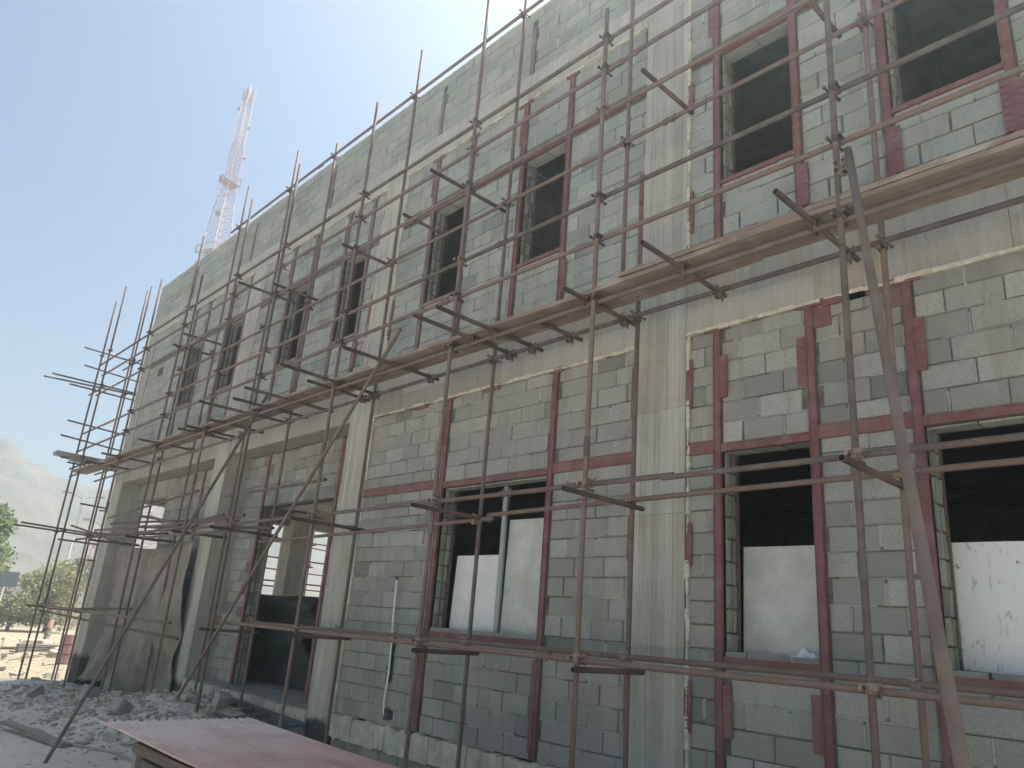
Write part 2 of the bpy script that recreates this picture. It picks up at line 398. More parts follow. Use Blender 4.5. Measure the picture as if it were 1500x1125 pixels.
# steel: posts, lintel bands, sills, tie plates
for a, b, c, d in posts + uposts:
    m = MB(); m.box(a, b, 5.980, 6.04, c, d); m.box(a + .002, a + .009, 5.971, 5.982, c, d); m.box(b - .009, b - .002, 5.971, 5.982, c, d)
    mt = M['red_hazed'] if a < -7.9 and c > 3 else M['red']
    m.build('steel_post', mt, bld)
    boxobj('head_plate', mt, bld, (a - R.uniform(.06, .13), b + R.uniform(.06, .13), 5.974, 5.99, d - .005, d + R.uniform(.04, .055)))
for a in ppx: boxobj('steel_post', M['red_hazed'], bld, (a, a + .08, 5.986, 6.04, 7.665, R.choice((8.3, 8.5, 8.6))))
for a, c in ((-14.1, -1.24), (-11.36, -1.24), (-17.3, -1.2)): boxobj('steel_post', M['red'], bld, (a, a + .08, 6.41, 6.46, c, 2.96))
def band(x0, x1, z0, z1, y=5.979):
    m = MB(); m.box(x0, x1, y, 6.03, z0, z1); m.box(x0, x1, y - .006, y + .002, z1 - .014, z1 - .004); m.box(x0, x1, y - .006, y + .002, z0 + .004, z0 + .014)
    return m.build('steel_lintel', M['red_hazed'] if x1 < -7.9 and z0 > 3 else M['red'], bld)
for (x0, x1), wins, ps in (((-9.77, -4.72), low_win[:1], posts[:2]), ((-4.12, .95), low_win[1:], posts[2:])):
    for a, b in intervals(x0, x1, [(p[0], p[1]) for p in ps]):
        w = [h for h in wins if abs(h[0] - a) < .05]
        band(a, b, *((1.722, 1.80) if w else LZ))
for a, b, c, d in up_win: band(a, b, 6.195, 6.27)
for a, b in ((-5.91, -4.72), (-4.12, -3.80), (-2.84, -2.1), (-9.69, -8.91), (-7.95, -6.87), (-14.9, -13.68)): band(a, b, 6.2, 6.262)
def tie_plate(x0, x1, z0, z1):
    m = MB(); m.box(x0, x1, 5.972, 5.984, z0, z1); z = z0 + .03
    while z < z1 - .03:
        m.rbox(((x0 + x1) / 2, 5.970, z), ((x1 - x0) * .7, .01, .012), None, .1, .001); z += .065
    return m.build('tie_plate', M['red'], bld)
ties = [(-4.11, -4.05, 2.19, 2.69), (-3.74, -3.665, 2.24, 2.66), (-2.97, -2.89, 2.21, 2.66), (-2.0, -1.925, 2.16, 2.6), (-5.96, -5.9, 2.23, 2.7),
        (-4.11, -4.05, .70, 1.09), (-4.11, -4.05, -.68, -.27), (-3.735, -3.655, -.68, -.27), (-2.97, -2.89, -.68, -.27), (-4.78, -4.72, -.72, -.22), (-4.79, -4.725, 2.2, 2.75), (-4.79, -4.725, .75, 1.2), (-8.0, -7.93, 2.3, 2.7),
        (-6.0, -5.93, -1.13, -.25), (-7.99, -7.9, -.9, -.35)]
for a, b, c, d in up_win[:6]:
    ties += [(b + .05, b + .13, 3.95, 4.4), (a - .02, a + .06, 3.95, 4.4) if R.random() < .6 else (a - .13, a - .05, 6.5, 6.9)]
ties += [(-4.1, -4.04, 4.1, 4.6), (-4.1, -4.04, 5.6, 6.0), (-4.76, -4.7, 3.7, 5.1), (-9.7, -9.64, 4.2, 4.9), (-10.38, -10.32, 4.4, 5.2), (-1.21, -1.14, 3.95, 4.45)]
for q in ties: tie_plate(*q)
for (a, b) in ((-2.72, -2.35), (-2.52, -2.15), (-8.7, -8.4), (-7.2, -6.9)):
    boxobj('head_plate', M['red'], bld, (a, b, 5.975, 5.99, 2.90, 2.962))
for x, z in ((-2.9, 2.72), (-2.25, 2.74)): boxobj('red_painted_block', M['red'], bld, (x + .03, x + .24, 5.988, 6.0, z, z + .19))
for x, z, h in ((-14.3, -.1, .19), (-14.32, .3, .19), (-14.28, .72, .19), (-11.27, -.1, .18), (-11.26, .5, .35), (-11.27, 1.3, .2), (-11.27, 2.1, .7)): boxobj('red_painted_block', M['red'], bld, (x, x + .2, 6.415, 6.43, z, z + h))
jamb(bld, -14.02, -1.25, 1.92, 6.46, 6.63, 1); jamb(bld, -11.36, -1.25, 1.92, 6.46, 6.63, -1)
# windows: sill, reveals, soffit blocks
for i, (a, b, c, d) in enumerate(low_win + up_win):
    f = empty('window_opening', (0, 0, 0), None, None); f.parent = bld
    m = MB(); m.box(a, b, 5.985, 6.05, c - .055, c + .002); m.box(a, b, 5.975, 5.987, c - .055, c - .045)
    m.build('sill', M['red_hazed'] if b < -7 and c > 3 else M['red'], f)
    strip_bumpy('sill_mortar', M['mortar'], f, a, b, 6.1, c - .01, c + .012, False, i, .2)
    jamb(f, a, c, d, 6.045, 6.19, 1); jamb(f, b, c, d, 6.045, 6.19, -1)
    boxobj('inner_angle', M['coupler'], f, (a + .001, a + .03, 6.197, 6.235, c, d)); boxobj('inner_angle', M['coupler'], f, (b - .03, b - .001, 6.197, 6.235, c, d))
    w = MB(); n = max(2, round((b - a) / .33))
    for k in range(n): w.rbox((a + (b - a) * (k + .5) / n, 6.115, d - .004), ((b - a) / n - .014, .15, .024), None, R.uniform(.25, .9), .003)
    w.build('soffit_blocks', M['block'], f)
# joints between frame and infill, plinth, beam patches
for x0, x1, z0, z1, y in ((-4.115, -4.075, -1.2, 2.95, 5.99), (-4.765, -4.725, -1.2, 2.95, 5.99), (-9.765, -9.735, -1.2, 2.95, 5.99), (-4.118, -4.08, 3.6, 7.2, 5.99), (-14.975, -14.95, 3.6, 7.2, 5.99), (-9.695, -9.67, 3.6, 7.2, 5.99), (-10.35, -10.322, 3.6, 7.2, 5.99)):
    strip_bumpy('joint_filler', M['foam'], bld, x0, x1, y, z0, z1, True, int(abs(x0 * 100)), .25)
for x0, x1 in ((-9.77, -4.72), (-4.12, .95)): strip_bumpy('joint_filler', M['foam'], bld, x0, x1, 5.985, 2.945, 2.985, False, int(abs(x0 * 10)), .12)
for x0, x1 in ((-21.7, -15.6), (-14.98, -10.3), (-9.7, -4.7)): strip_bumpy('joint_filler', M['foam'], bld, x0, x1, 5.985, 7.19, 7.225, False, int(abs(x0 * 10)), .3)
def plinth(x0, x1, y, zt, zb, seed):
    rr = random.Random(seed); m = MB(); x = x0
    while x < x1 - .01:
        L = min(rr.uniform(.25, .7), x1 - x); dz = rr.uniform(-.03, .03)
        n = 6
        for k in range(n):
            a = x + L * k / n; m.rbox((a + L / n / 2, y + .045 + rr.uniform(-.004, .004), (zt + zb) / 2 + rr.uniform(-.008, .008)), (L / n + .002, .1 + rr.uniform(-.012, .012), zt - zb + rr.uniform(-.02, .02)), None, .2, .006)
        x += L + .006
    return m.build('plinth_ledge', M['plinth'], bld)
plinth(-9.77, -4.72, 5.93, -1.21, -1.49, 3); plinth(-4.12, .95, 5.93, -1.21, -1.49, 4); plinth(-15.03, -10.43, 5.95, -1.262, -1.42, 5)
boxobj('ground_slab', M['slab'], bld, (-15.03, -10.43, 6.06, 6.215, -1.45, -1.252))
boxobj('dark_vent_block', M['black'], bld, (-5.4, -4.75, 5.99, 6.0, 8.1, 8.28)); boxobj('dark_vent_block', M['black'], bld, (-20.9, -20.55, 5.99, 6.0, 5.78, 6.0))

# ------------------------------------------------------------------ things in and on the building
def board(name, mat, x0, x1, y, z0, z1, label, tilt=0, th=.016):
    m = MB(); n = 8
    for k in range(n):     # a slightly bowed sheet
        a, b = x0 + (x1 - x0) * k / n, x0 + (x1 - x0) * (k + 1) / n
        ya, yb = (y + .012 * math.sin(math.pi * q / n) for q in (k, k + 1))
        m.hexa([(a, ya, z0), (b, yb, z0), (b, yb + th, z0), (a, ya + th, z0), (a, ya + tilt, z1), (b, yb + tilt, z1), (b, yb + th + tilt, z1), (a, ya + th + tilt, z1)])
    return tag(m.build(name, mat), label, 'board')
board('window_board', M['panel'], -7.78, -6.92, 6.25, -.08, .89, 'low white board standing in the left half of the wide lower window', .03)
board('window_board', M['panel_g'], -6.84, -5.97, 6.25, -.06, 1.30, 'tall pale grey board filling the right half of the wide lower window', .03)
m = MB(); m.box(-6.915, -6.85, 6.21, 6.216, -.07, 1.70); m.box(-6.915, -6.908, 6.216, 6.245, -.07, 1.70); m.box(-6.857, -6.85, 6.216, 6.245, -.07, 1.70)
tag(m.build('metal_stud', M['stud']), 'grey metal stud standing upright between two boards in the wide window', 'metal stud')
board('window_board', M['panel_g'], -3.70, -2.91, 6.25, -.06, .90, 'stained grey board closing the lower half of the narrow lower window', .03)
m3 = NT('marked_white_board', .6); nn = m3.noise(3, 5, .7, m3.coord((3.2, 3, .8)), 2); n2 = m3.noise(5.5, 3, .6)
b3 = m3.mix(m3.ramp(nn, .57, .63, 0, .7), (.72, .72, .70), (.33, .33, .33)); b3 = m3.mix(m3.ramp(n2, .70, .73, 0, .9), b3, (.06, .06, .06)); m3.col(b3)
board('window_board', m3.m, -2.0, -.3, 6.25, -.08, .89, 'white board with grey smears and black marks in the right-hand lower window', .03)
m = MB(); nx, ny = 14, 8
for j in range(ny + 1):
    for i in range(nx + 1):
        u, v = i / nx, j / ny; m.v.append((-.16 + .32 * u + .03 * noise.noise(Vector((u * 3, v * 3, 1))), -.04 + .08 * v, .01 + .075 * math.sin(math.pi * v) * math.sin(math.pi * u) * (1 + 1.2 * noise.noise(Vector((u * 6, v * 6, 5))))))
for j in range(ny):
    for i in range(nx): a = j * (nx + 1) + i; m.face([a, a + 1, a + nx + 2, a + nx + 1], .1, True)
tag(m.build('crumpled_sheet', M['pvc'], None, (-3.08, 6.13, -.04)), 'crumpled white plastic lying on the sill of the narrow lower window', 'plastic sheet')
m = MB(); m.rbox((0, 0, 0), (.42, .05, .03), None, .1, .006); tag(m.build('timber_lath', M['timber_d'], None, (-1.72, 6.1, -.02)), 'short dark lath lying on the sill of the right-hand lower window', 'lath')
m = MB(); m.rbox((0, 0, 0), (.75, .42, .02), Matrix.Rotation(.25, 3, 'X'), .1, .015); o = m.build('broken_board', M['panel_g'], None, (-11.1, 4.75, -1.62)); o.rotation_euler = (.1, .12, .6); tag(o, 'pale broken board lying on the rubble just beyond the red sheet', 'board')
# conduit
cd = empty('conduit_pipe', (-8.52, 5.95, -1.1), 'white plastic conduit hanging bent on the block wall left of the wide window', 'pipe')
m = MB(); m.tube([(-.07, 0, 1.65), (-.035, -.012, 1.2), (-.005, -.01, .85), (.0, -.005, .5), (-.015, -.01, .2), (-.02, 0, .06), (.01, .01, 0), (.08, .02, -.02)], .014, 8); m.build('pipe', M['pvc'], cd)
m = MB(); m.tube([(-.07, 0, 1.65), (-.071, 0, 1.69)], .017, 8); m.build('end_cap', M['black'], cd)
m = MB()
for z in (.9, .76, .62, .48): m.rbox((R.uniform(-.04, -.01), .03, z), (.05, .05, .17), None, .1, .012)
m.build('wall_chase', M['black'], cd); m = MB(); m.rbox((.04, .035, .03), (.14, .06, .12), None, .1, .02); m.build('junction_box', M['black'], cd)
# tarpaulin
m = MB(); nx, nz = 110, 50; rr = random.Random(5)
def tarp_pt(i, j):
    u, v = i / nx, j / nz
    top, bot = (-20.1, -15.6), (-21.15, -15.35)
    a = top[0] + (bot[0] - top[0]) * (v ** .8); b = top[1] + (bot[1] - top[1]) * v
    x = a + (b - a) * u; z = 1.28 - v * 3.0 - .12 * math.sin(u * math.pi) * (1 - v) + .1 * v * math.sin(u * 9) + .25 * v * (1 - u)*(-.6)
    f = noise.noise(Vector((u * 7 + v * 2.5, v * 1.1, 2))) * .22 + noise.noise(Vector((u * 17 + v * 5, v * 2, 7))) * .1 + .03 * abs(noise.noise(Vector((u * 30 - v * 9, v * 4, 1))))
    bl = .12 * math.sin(math.pi * v) * math.sin(u * 5 + 1)
    return (x + .4 * noise.noise(Vector((v * 2, u * 3, 4))) * v, 5.86 + f * (.4 + v) + bl, z)
for j in range(nz + 1):
    for i in range(nx + 1): m.v.append(tarp_pt(i, j))
for j in range(nz):
    for i in range(nx): a = j * (nx + 1) + i; m.face([a, a + 1, a + nx + 2, a + nx + 1], .1, True)
tp = m.build('tarpaulin', M['tarp']); tag(tp, 'dusty brown tarpaulin hanging in folds between the far ground-floor columns', 'tarpaulin')
s_ = tp.modifiers.new('thick', 'SOLIDIFY'); s_.thickness = .006
# dark sheeted heap inside the big opening
hp = empty('sheeted_stack', (-15.2, 7.9, -1.25), 'stack covered in black sheeting seen through the big ground-floor opening', 'covered stack')
m = MB(); nx, ny = 60, 40
for j in range(ny + 1):
    for i in range(nx + 1):
        u, v = i / nx, j / ny; x = -2.6 + 4.9 * u
        ang = math.pi * v; z = .02 + 1.58 * min(1, math.sin(ang) * 1.6) ** .5 * (1 + .015 * math.sin(u * 17)) + .03 * noise.noise(Vector((u * 8, v * 6, 0)))
        y = -.75 * math.cos(ang) + .13 * math.sin(z * 11 + u * 1.5)
        m.v.append((x, y, max(z, 0)))
for j in range(ny):
    for i in range(nx): a = j * (nx + 1) + i; m.face([a, a + 1, a + nx + 2, a + nx + 1], .1, True)
m.build('cover', M['black'], hp)
m = MB()
for k in range(4): m.rbox((.1, -.84 + .03 * k, 1.02 + .012 * k), (2.6 - .3 * k, .05, .02), Matrix.Rotation(.02 * (k - 1), 3, 'Y'), .1, .01)
m.build('batten', M['plank_g'], hp)

# ------------------------------------------------------------------ scaffold
def coupler_mesh(axis):
    m = MB(); r = .036
    o = Vector((0, .05, 0)) if axis == 'X' else Vector((.05, 0, 0))
    d = Vector((1, 0, 0)) if axis == 'X' else Vector((0, 1, 0))
    m.tube([(0, 0, -.032), (0, 0, .032)], r, 12); m.tube([o - d * .032, o + d * .032], r, 12)
    m.rbox(o / 2, (.05, .05, .055), None, .1, .004)
    s = d
    for sg in (-1, 1):
        a = s * (.046 * sg); m.tube([a - o.normalized() * .05, a + o.normalized() * .045], .009, 6); m.tube([a - o.normalized() * .06, a - o.normalized() * .04], .016, 6)
        a = o + Vector((0, 0, .046 * sg)); m.tube([a - o.normalized() * .03, a + o.normalized() * .06], .009, 6); m.tube([a + o.normalized() * .04, a + o.normalized() * .062], .016, 6)
    o_ = m.build('coupler', M['coupler']); me = o_.data; bpy.data.objects.remove(o_); return me
CX, CY = coupler_mesh('X'), coupler_mesh('Y')
CX2 = CX.copy(); CX2.materials[0] = M['coupler_new']; CY2 = CY.copy(); CY2.materials[0] = M['coupler_new']
def pipe(name, p0, p1, parent, r=R48, bow=.006, sleeve=None):
    p0, p1 = Vector(p0), Vector(p1); L = (p1 - p0).length; n = max(2, int(L / 1.2)); pts = []
    o = Vector((R.uniform(-1, 1), R.uniform(-1, 1), R.uniform(-1, 1))) * bow
    for i in range(n + 1):
        t = i / n; w = math.sin(math.pi * t) * min(1, L / 4); pts.append(p0.lerp(p1, t) - p0 + o * w)
    m = MB(); m.tube(pts, r, 12, hollow=True)
    for t in (sleeve or ()):
        q = (p1 - p0) * t; d = (p1 - p0).normalized(); m.tube([q - d * .09, q + d * .09], r * 1.28, 12)
        for sg in (-1, 1): m.tube([q + d * .05 * sg - Vector((0, 0, .05)), q + d * .05 * sg + Vector((0, 0, .05))], .009, 6)
    return m.build(name, M['pipe'], parent, p0, [M['pipe'], M['hollow']])
def coup(std, z, axis, new=False, flip=1):
    me = (CX2 if new else CX) if axis == 'X' else (CY2 if new else CY)
    o = bpy.data.objects.new('coupler', me); C.objects.link(o); o.parent = std
    o.location = (0, 0, z - std.location.z); o.rotation_euler = (0, 0, math.pi if flip < 0 else 0); return o
YO, YI = 5.0, 5.68
sc = empty('tube_scaffold', (0, 0, 0), 'rusty tube and coupler scaffold standing along the whole block facade', 'scaffold')
outer = [(-2.1, 8.6, -1.95), (-4.5, 6.62, -1.95), (-6.7, 8.21, -1.98), (-9.33, 7.93, -1.95), (-11.9, 7.9, -1.95), (-13.88, 7.95, -1.95), (-16.4, 8.0, -2.0), (-18.86, 7.66, -2.06)]
inner = [(-2.07, 8.9, -1.95), (-4.5, 8.5, -1.95), (-6.7, 9.2, -1.95), (-9.35, 9.4, -1.95), (-11.95, 8.75, -1.95), (-13.75, 9.4, -1.95), (-16.2, 9.55, -1.95), (-18.1, 7.8, -1.95)]
so, si = [], []
for i, (x, zt, zb) in enumerate(outer):
    s = pipe('standard', (x, YO, zb), (x + R.uniform(-.02, .02), YO, zt), sc, sleeve=(.42,) if i % 2 else None); so.append(s)
    for z in (6.24, 5.83, 5.30, 4.25, 3.78, 3.12): 
        if z < zt - .1: coup(s, z, 'X', R.random() < .25)
    if x > -12.5: coup(s, 1.31, 'X', True); coup(s, -.15, 'X', True)
for i, (x, zt, zb) in enumerate(inner):
    if i == 1:          # the inner line stops under the platform here, and starts again above it
        s = pipe('standard', (x, YI, zb), (x, YI, 3.42), sc); si.append(s)
        s2 = pipe('standard', (-4.72, YI, 3.35), (-4.70, YI, 8.5), sc); coup(s2, 5.33, 'X', flip=-1)
    else:
        s = pipe('standard', (x, YI, zb), (x + R.uniform(-.02, .02), YI, zt), sc, sleeve=(.5,) if i % 2 == 0 else None); si.append(s)
        if -17 < x < -6: coup(s, 8.43, 'X', flip=-1)
        if zt > 5: coup(s, 5.33, 'X', flip=-1)
    coup(s, 3.14, 'X', flip=-1)
    if x > -12.5: coup(s, 1.2 if x < -6 else 1.28, 'X', True, -1); coup(s, -.13, 'X', True, -1)
LO, LI = YO + .05, YI - .05
def ledger(x0, x1, y, z0, z1=None, sl=None): return pipe('ledger', (x0, y, z0), (x1, y, z0 if z1 is None else z1), sc, bow=.012, sleeve=sl)
ledger(-22.95, -5.2, LO, 6.26, 6.24, (.7,)); ledger(-5.25, 1.3, LO, 6.245, 6.24)
ledger(-22.5, -4.1, LO, 5.85, 5.83, (.62, .985)); ledger(-4.15, 1.2, LO, 5.85, 5.83)
ledger(-22.6, -9.6, LO, 5.3); ledger(-10.2, 1.1, LO, 5.3, 5.29, (.42,))
ledger(-22.9, -8.3, LO, 4.26, 4.24, (.5,)); ledger(-8.4, 1.2, LO, 4.25, 4.25, (.25,))
ledger(-23.0, -7.6, LO, 3.77, 3.79); ledger(-7.7, 1.25, LO, 3.78, 3.78, (.08,))
ledger(-23.2, -11.2, LO, 3.10); ledger(-11.4, 1.2, LO, 3.10)
ledger(-13.5, -3.6, LO, 1.31, 1.315, (.8,)); ledger(-3.7, 1.2, LO, 1.30, 1.335)
ledger(-12.1, .9, LO, -.17, -.15, (.55,)); ledger(-22.6, -13.3, LO, -.36, -.50)
ledger(-20.5, -15.9, LO, -.27, -.12); ledger(-22.4, -13.5, LO - .1, -.22, -.27)
ledger(-16.6, -6.2, LI, 8.44, 8.43, (.4,))
ledger(-9.3, 1.1, LI, 5.31, 5.35, (.5,)); ledger(-18.5, -9.2, LI, 5.2, 5.28)
ledger(-23, -10.5, LI, 3.06, 3.13); ledger(-10.7, 1.15, LI, 3.13, 3.155)
ledger(-12.2, -6.4, LI, 1.11, 1.20); ledger(-6.5, .8, LI, 1.24, 1.325); ledger(-11.9, .8, LI, -.15, -.105)
ledger(-10.3, -13.95, LI, 1.98, 2.0); ledger(-15.3, -20.9, LI, 2.2, 1.95)
def coupler_flat():
    m = MB(); r = .035
    m.tube([(0, -.032, 0), (0, .032, 0)], r, 12); m.tube([(-.032, 0, -.045), (.032, 0, -.045)], r, 12); m.rbox((0, 0, -.022), (.055, .055, .05), None, .1, .004)
    for sg in (-1, 1): m.tube([(sg * .046, 0, -.06), (sg * .046, 0, .04)], .009, 6); m.tube([(0, sg * .046, -.09), (0, sg * .046, .05)], .009, 6)
    o_ = m.build('coupler', M['coupler']); me = o_.data; bpy.data.objects.remove(o_); return me
CZ = coupler_flat()
def transom(x, y0, y1, z, dx=0, r=R48): return pipe('transom', (x, y0, z), (x + dx, y1, z + R.uniform(-.012, .012)), sc, r)
for x, y0, y1 in ((-2.33, 4.47, 5.82), (-3.52, 4.47, 5.75), (-4.63, 4.72, 5.85), (-5.4, 5.15, 5.80), (-5.98, 4.23, 5.8), (-6.36, 4.22, 5.75), (-7.9, 4.28, 5.75), (-9.2, 4.11, 5.7), (-9.55, 4.7, 5.75), (-10.7, 4.3, 5.8), (-11.45, 4.45, 5.75), (-12.15, 4.19, 5.75), (-13.2, 4.8, 5.8), (-14.1, 4.73, 5.8), (-14.48, 4.72, 5.75), (-16.3, 4.6, 5.8), (-18.8, 4.6, 5.8), (-20.4, 4.7, 5.8), (-.6, 4.5, 5.8)):
    tr = transom(x, y0, y1, 3.152, R.uniform(-.03, .03))
    if x > -10:
        for yy in (LI, LO) if x > -7 else (LI,):
            if y0 < yy:
                o = bpy.data.objects.new('coupler', CZ); C.objects.link(o); o.parent = tr; o.location = (0, yy - y0, 0)
for x, y0, y1 in ((-3.88, 4.86, 5.72), (-2.3, 4.7, 5.7), (-6.88, 4.54, 5.85), (-8.03, 4.94, 5.75), (-9.48, 4.85, 5.75), (-11.7, 4.84, 5.75), (-12.15, 4.42, 5.85), (-15.6, 4.78, 5.7), (-16.5, 4.9, 5.8)): transom(x, y0, y1, 5.355)
transom(-5.93, 5.1, 5.75, 5.36, 0, .012)
for x in (-2.05, -4.44, -6.62, -9.3, -11.9): transom(x, 4.66, 5.78, 1.205, R.uniform(-.04, .04))
for x in (-4.45, -6.65, -9.28): transom(x, 4.9, 5.8, -.24, R.uniform(-.04, .04))
for x in (-12.0,): transom(x, 4.85, 5.8, -.3)
pipe('brace', (-11.0, 2.9, -1.93), (-11.82, 5.15, 3.45), sc); pipe('brace', (-12.95, 4.93, -1.75), (-7.70, 4.93, 3.56), sc)
b3_ = pipe('brace', (-.66, 2.5, -1.95), (-2.0, 4.96, 3.62), sc, .028)
m = MB(); m.tube([(0, 0, -.05), (0, 0, .05)], .045, 12); m.tube([(.05, -.02, -.05), (.05, -.02, .06)], .045, 12)
for z in (-.03, .03):
    for s in (-1, 1): m.tube([(.03 * s, -.08, z), (.03 * s, .06, z)], .01, 6)
o = m.build('coupler', M['coupler_new'], sc, (-2.06, 4.99, 3.5))
# return scaffold round the far corner
rs = empty('tube_scaffold', (0, 0, 0), 'smaller tube scaffold wrapping the far corner of the building beside the open ground', 'scaffold')
for x, y, zb, zt in ((-22.85, 5.0, -2.1, 8.15), (-22.12, 5.0, -2.08, 8.42), (-22.85, 5.75, -2.05, 8.8), (-22.45, 5.72, -2.05, 8.8), (-23.3, 8.6, -2.1, 8.2), (-22.8, 8.6, -2.1, 7.8), (-23.3, 11.8, -2.1, 8.2), (-22.75, 11.9, -2.1, 7.8), (-22.85, 12.3, -2.1, 4.5), (-23.3, 12.6, -2.1, 4.5), (-23.3, 15, -2.1, 8.2)):
    s = pipe('standard', (x, y, zb), (x + R.uniform(-.03, .03), y, zt), rs)
    for z in (6.5, 5.5, 3.5, 1.6): 
        if z < zt: coup(s, z, 'Y')
for x, y0, y1, z0, z1 in ((-22.9, 4.53, 7.2, 6.62, 6.55), (-22.8, 4.62, 6.7, 6.1, 5.98), (-22.9, 3.77, 6.9, 5.56, 5.68), (-22.8, 3.93, 6.9, 5.66, 5.67), (-22.85, 4.4, 6.6, 5.5, 5.47), (-22.9, 4.59, 6.8, 4.53, 4.42), (-22.8, 4.5, 7.0, 4.09, 3.92), (-22.9, 4.66, 7.0, 3.53, 3.5), (-22.8, 4.82, 7.0, 3.41, 3.4), (-22.9, 5.4, 13, 2.41, 2.1), (-22.9, 4.04, 6.4, 1.65, 1.6), (-22.8, 4.15, 6.3, 1.72, 1.64), (-22.85, 5.08, 13, 1.42, 1.3), (-22.9, 4.78, 6.4, -.26, -.35), (-23.3, 6, 15, 1.75, 1.7), (-23.28, 6, 15, 1.0, 1.0), (-22.9, 6.1, 15, .85, .8), (-23.3, 6, 15, 2.35, 2.3), (-23.3, 6, 15, -.35, -.3)):
    pipe('ledger', (x, y0, z0), (x, y1, z1), rs)
for y, z in ((5.05, 3.33), (5.7, 3.3), (5.05, 5.45), (5.75, 6.4), (8.65, 1.5), (12.3, 1.5), (12.3, 2.2)): pipe('transom', (-23.4, y, z), (-21.9 if y < 6 else -22.5, y, z), rs)
# planks
def plank(x0, x1, y0, y1, z, label, mat='plank', group='planks of the scaffold platform', rot=0, th=.042):
    L, W = x1 - x0, y1 - y0; m = MB(); n = 10
    for k in range(n):
        a, b = -L / 2 + L * k / n, -L / 2 + L * (k + 1) / n; ja, jb = (.004 * math.sin(q * 1.7 + x0) for q in (k, k + 1)); sa, sb = (-.012 * math.sin(math.pi * q / n) for q in (k, k + 1))
        m.hexa([(a, -W / 2 + ja, sa), (b, -W / 2 + jb, sb), (b, W / 2 - ja, sb), (a, W / 2 + jb, sa), (a, -W / 2 + ja, sa + th), (b, -W / 2 + jb, sb + th), (b, W / 2 - ja, sb + th), (a, W / 2 + jb, sa + th)])
    o = m.build('scaffold_plank', M[mat], None, ((x0 + x1) / 2, (y0 + y1) / 2, z)); o.rotation_euler = (0, 0, rot)
    return tag(o, label, 'plank', group)
segs = [(-22.9, -18.95, 'at the far building corner'), (-19.0, -14.9, 'below the two farthest upper windows'), (-15.0, -10.95, 'where the first long brace meets the platform'), (-11.05, -6.95, 'above the second long brace and its column'), (-7.1, -2.95, 'above the wide lower window'), (-3.1, 1.1, 'at the near end of the platform')]
for i, (a, b, w) in enumerate(segs):
    dz = .004 * (i % 2)
    plank(a, b, 4.98, 5.19, 3.186 + dz, 'weathered outer plank of the scaffold platform ' + w)
    plank(a + R.uniform(-.2, .2), b + R.uniform(-.2, .05), 5.202, 5.41 + R.uniform(-.02, .02), 3.187 + dz + .01, 'weathered inner plank of the scaffold platform ' + w)
plank(-4.2, .2, 4.985, 5.17, 3.245, 'pale top board lying doubled on the near end of the platform', 'plank')
g = plank(-1.25, 1.25, -.19, .19, 3.46, 'thick greenish-grey plank sticking out past the far corner scaffold', 'plank_g', None, math.pi / 2, .1); g.location = (-22.9, 5.75, 3.56)
g = plank(-1.2, 1.2, -.15, .15, 3.4, 'narrow grey plank lying beside the thick one on the corner scaffold', 'plank_g', None, math.pi / 2, .05); g.location = (-22.45, 6.0, 3.42)
for k, (x0, x1, y0, y1, z0, z1) in enumerate(((-18.8, -13.2, 5.2, 5.35, 1.42, 1.38), (-19.3, -14.6, 5.35, 5.15, 1.56, 1.42), (-17.9, -12.6, 5.5, 5.3, 1.42, 1.52), (-20.6, -16.0, 5.3, 5.45, 1.5, 1.36), (-18.6, -12.1, 5.12, 5.12, 1.28, 1.22), (-16.4, -11.6, 5.45, 5.55, 1.5, 1.3), (-21.2, -17.2, 5.1, 5.5, 1.36, 1.44), (-19.0, -15.2, 5.2, 5.6, 1.66, 1.6), (-17.2, -13.4, 5.25, 5.45, 1.34, 1.6), (-15.9, -12.2, 5.15, 5.3, 1.36, 1.5), (-20.9, -16.6, 5.4, 5.2, 1.62, 1.5), (-18.2, -14.4, 5.55, 5.4, 1.6, 1.44), (-21.5, -19.3, 5.0, 5.5, 1.7, 1.3), (-16.8, -14.0, 5.3, 5.2, 1.72, 1.36))):
    o = pipe('loose_pipe', (x0, y0, z0), (x1, y1, z1), None, bow=.02)
    tag(o, 'loose scaffold pipe lying in the heap above the hanging tarpaulin', 'pipe', 'loose pipes heaped above the tarpaulin')
for x in (-13.9, -16.4, -18.8): pipe('transom', (x, 4.8, 1.24), (x, 5.85, 1.25), sc)

# ------------------------------------------------------------------ ground, rubble and yard
def gz(x, y):
    t = max(0, min(1, (-x - 11) / 11)); t = t * t * (3 - 2 * t)
    z = -1.9 - .17 * t
    near = max(0, 1 - math.hypot(x + 10, y - 2) / 45)
    z += near * (.05 * noise.noise(Vector((x * .5, y * .5, 1))) + .025 * noise.noise(Vector((x * 1.9, y * 1.9, 3))))
    h = 0
    for cx, cy, rx, ry, hh in ((-13.6, 4.9, 2.3, 1.1, .42), (-16.9, 4.7, 2.6, 1.2, .25), (-10.6, 4.9, 1.9, .9, .22), (-20.6, 5.2, 2.4, 1.1, .16), (-12.3, 5.6, 2.0, .7, .3)):
        q = ((x - cx) / rx) ** 2 + ((y - cy) / ry) ** 2
        if q < 4: h += hh * math.exp(-q * 1.3)
    z += h * (1 + .35 * noise.noise(Vector((x * 2.5, y * 2.5, 9))))
    # scraped earth beyond the far corner
    q = ((x + 31) / 6) ** 2 + ((y - 8.5) / 5) ** 2
    z += .22 * math.exp(-q) * (1 + .8 * noise.noise(Vector((x, y, 5))))
    return z
def axis(lo, hi, dense):
    a = []; x = lo
    while x < hi:
        a.append(x); d = max(0, dense[0] - x, x - dense[1]); x += .16 + d * .16
    a.append(hi); return a
m = MB(); xs, ys = axis(-640, 640, (-26, -3)), axis(-640, 640, (1.5, 7.5))
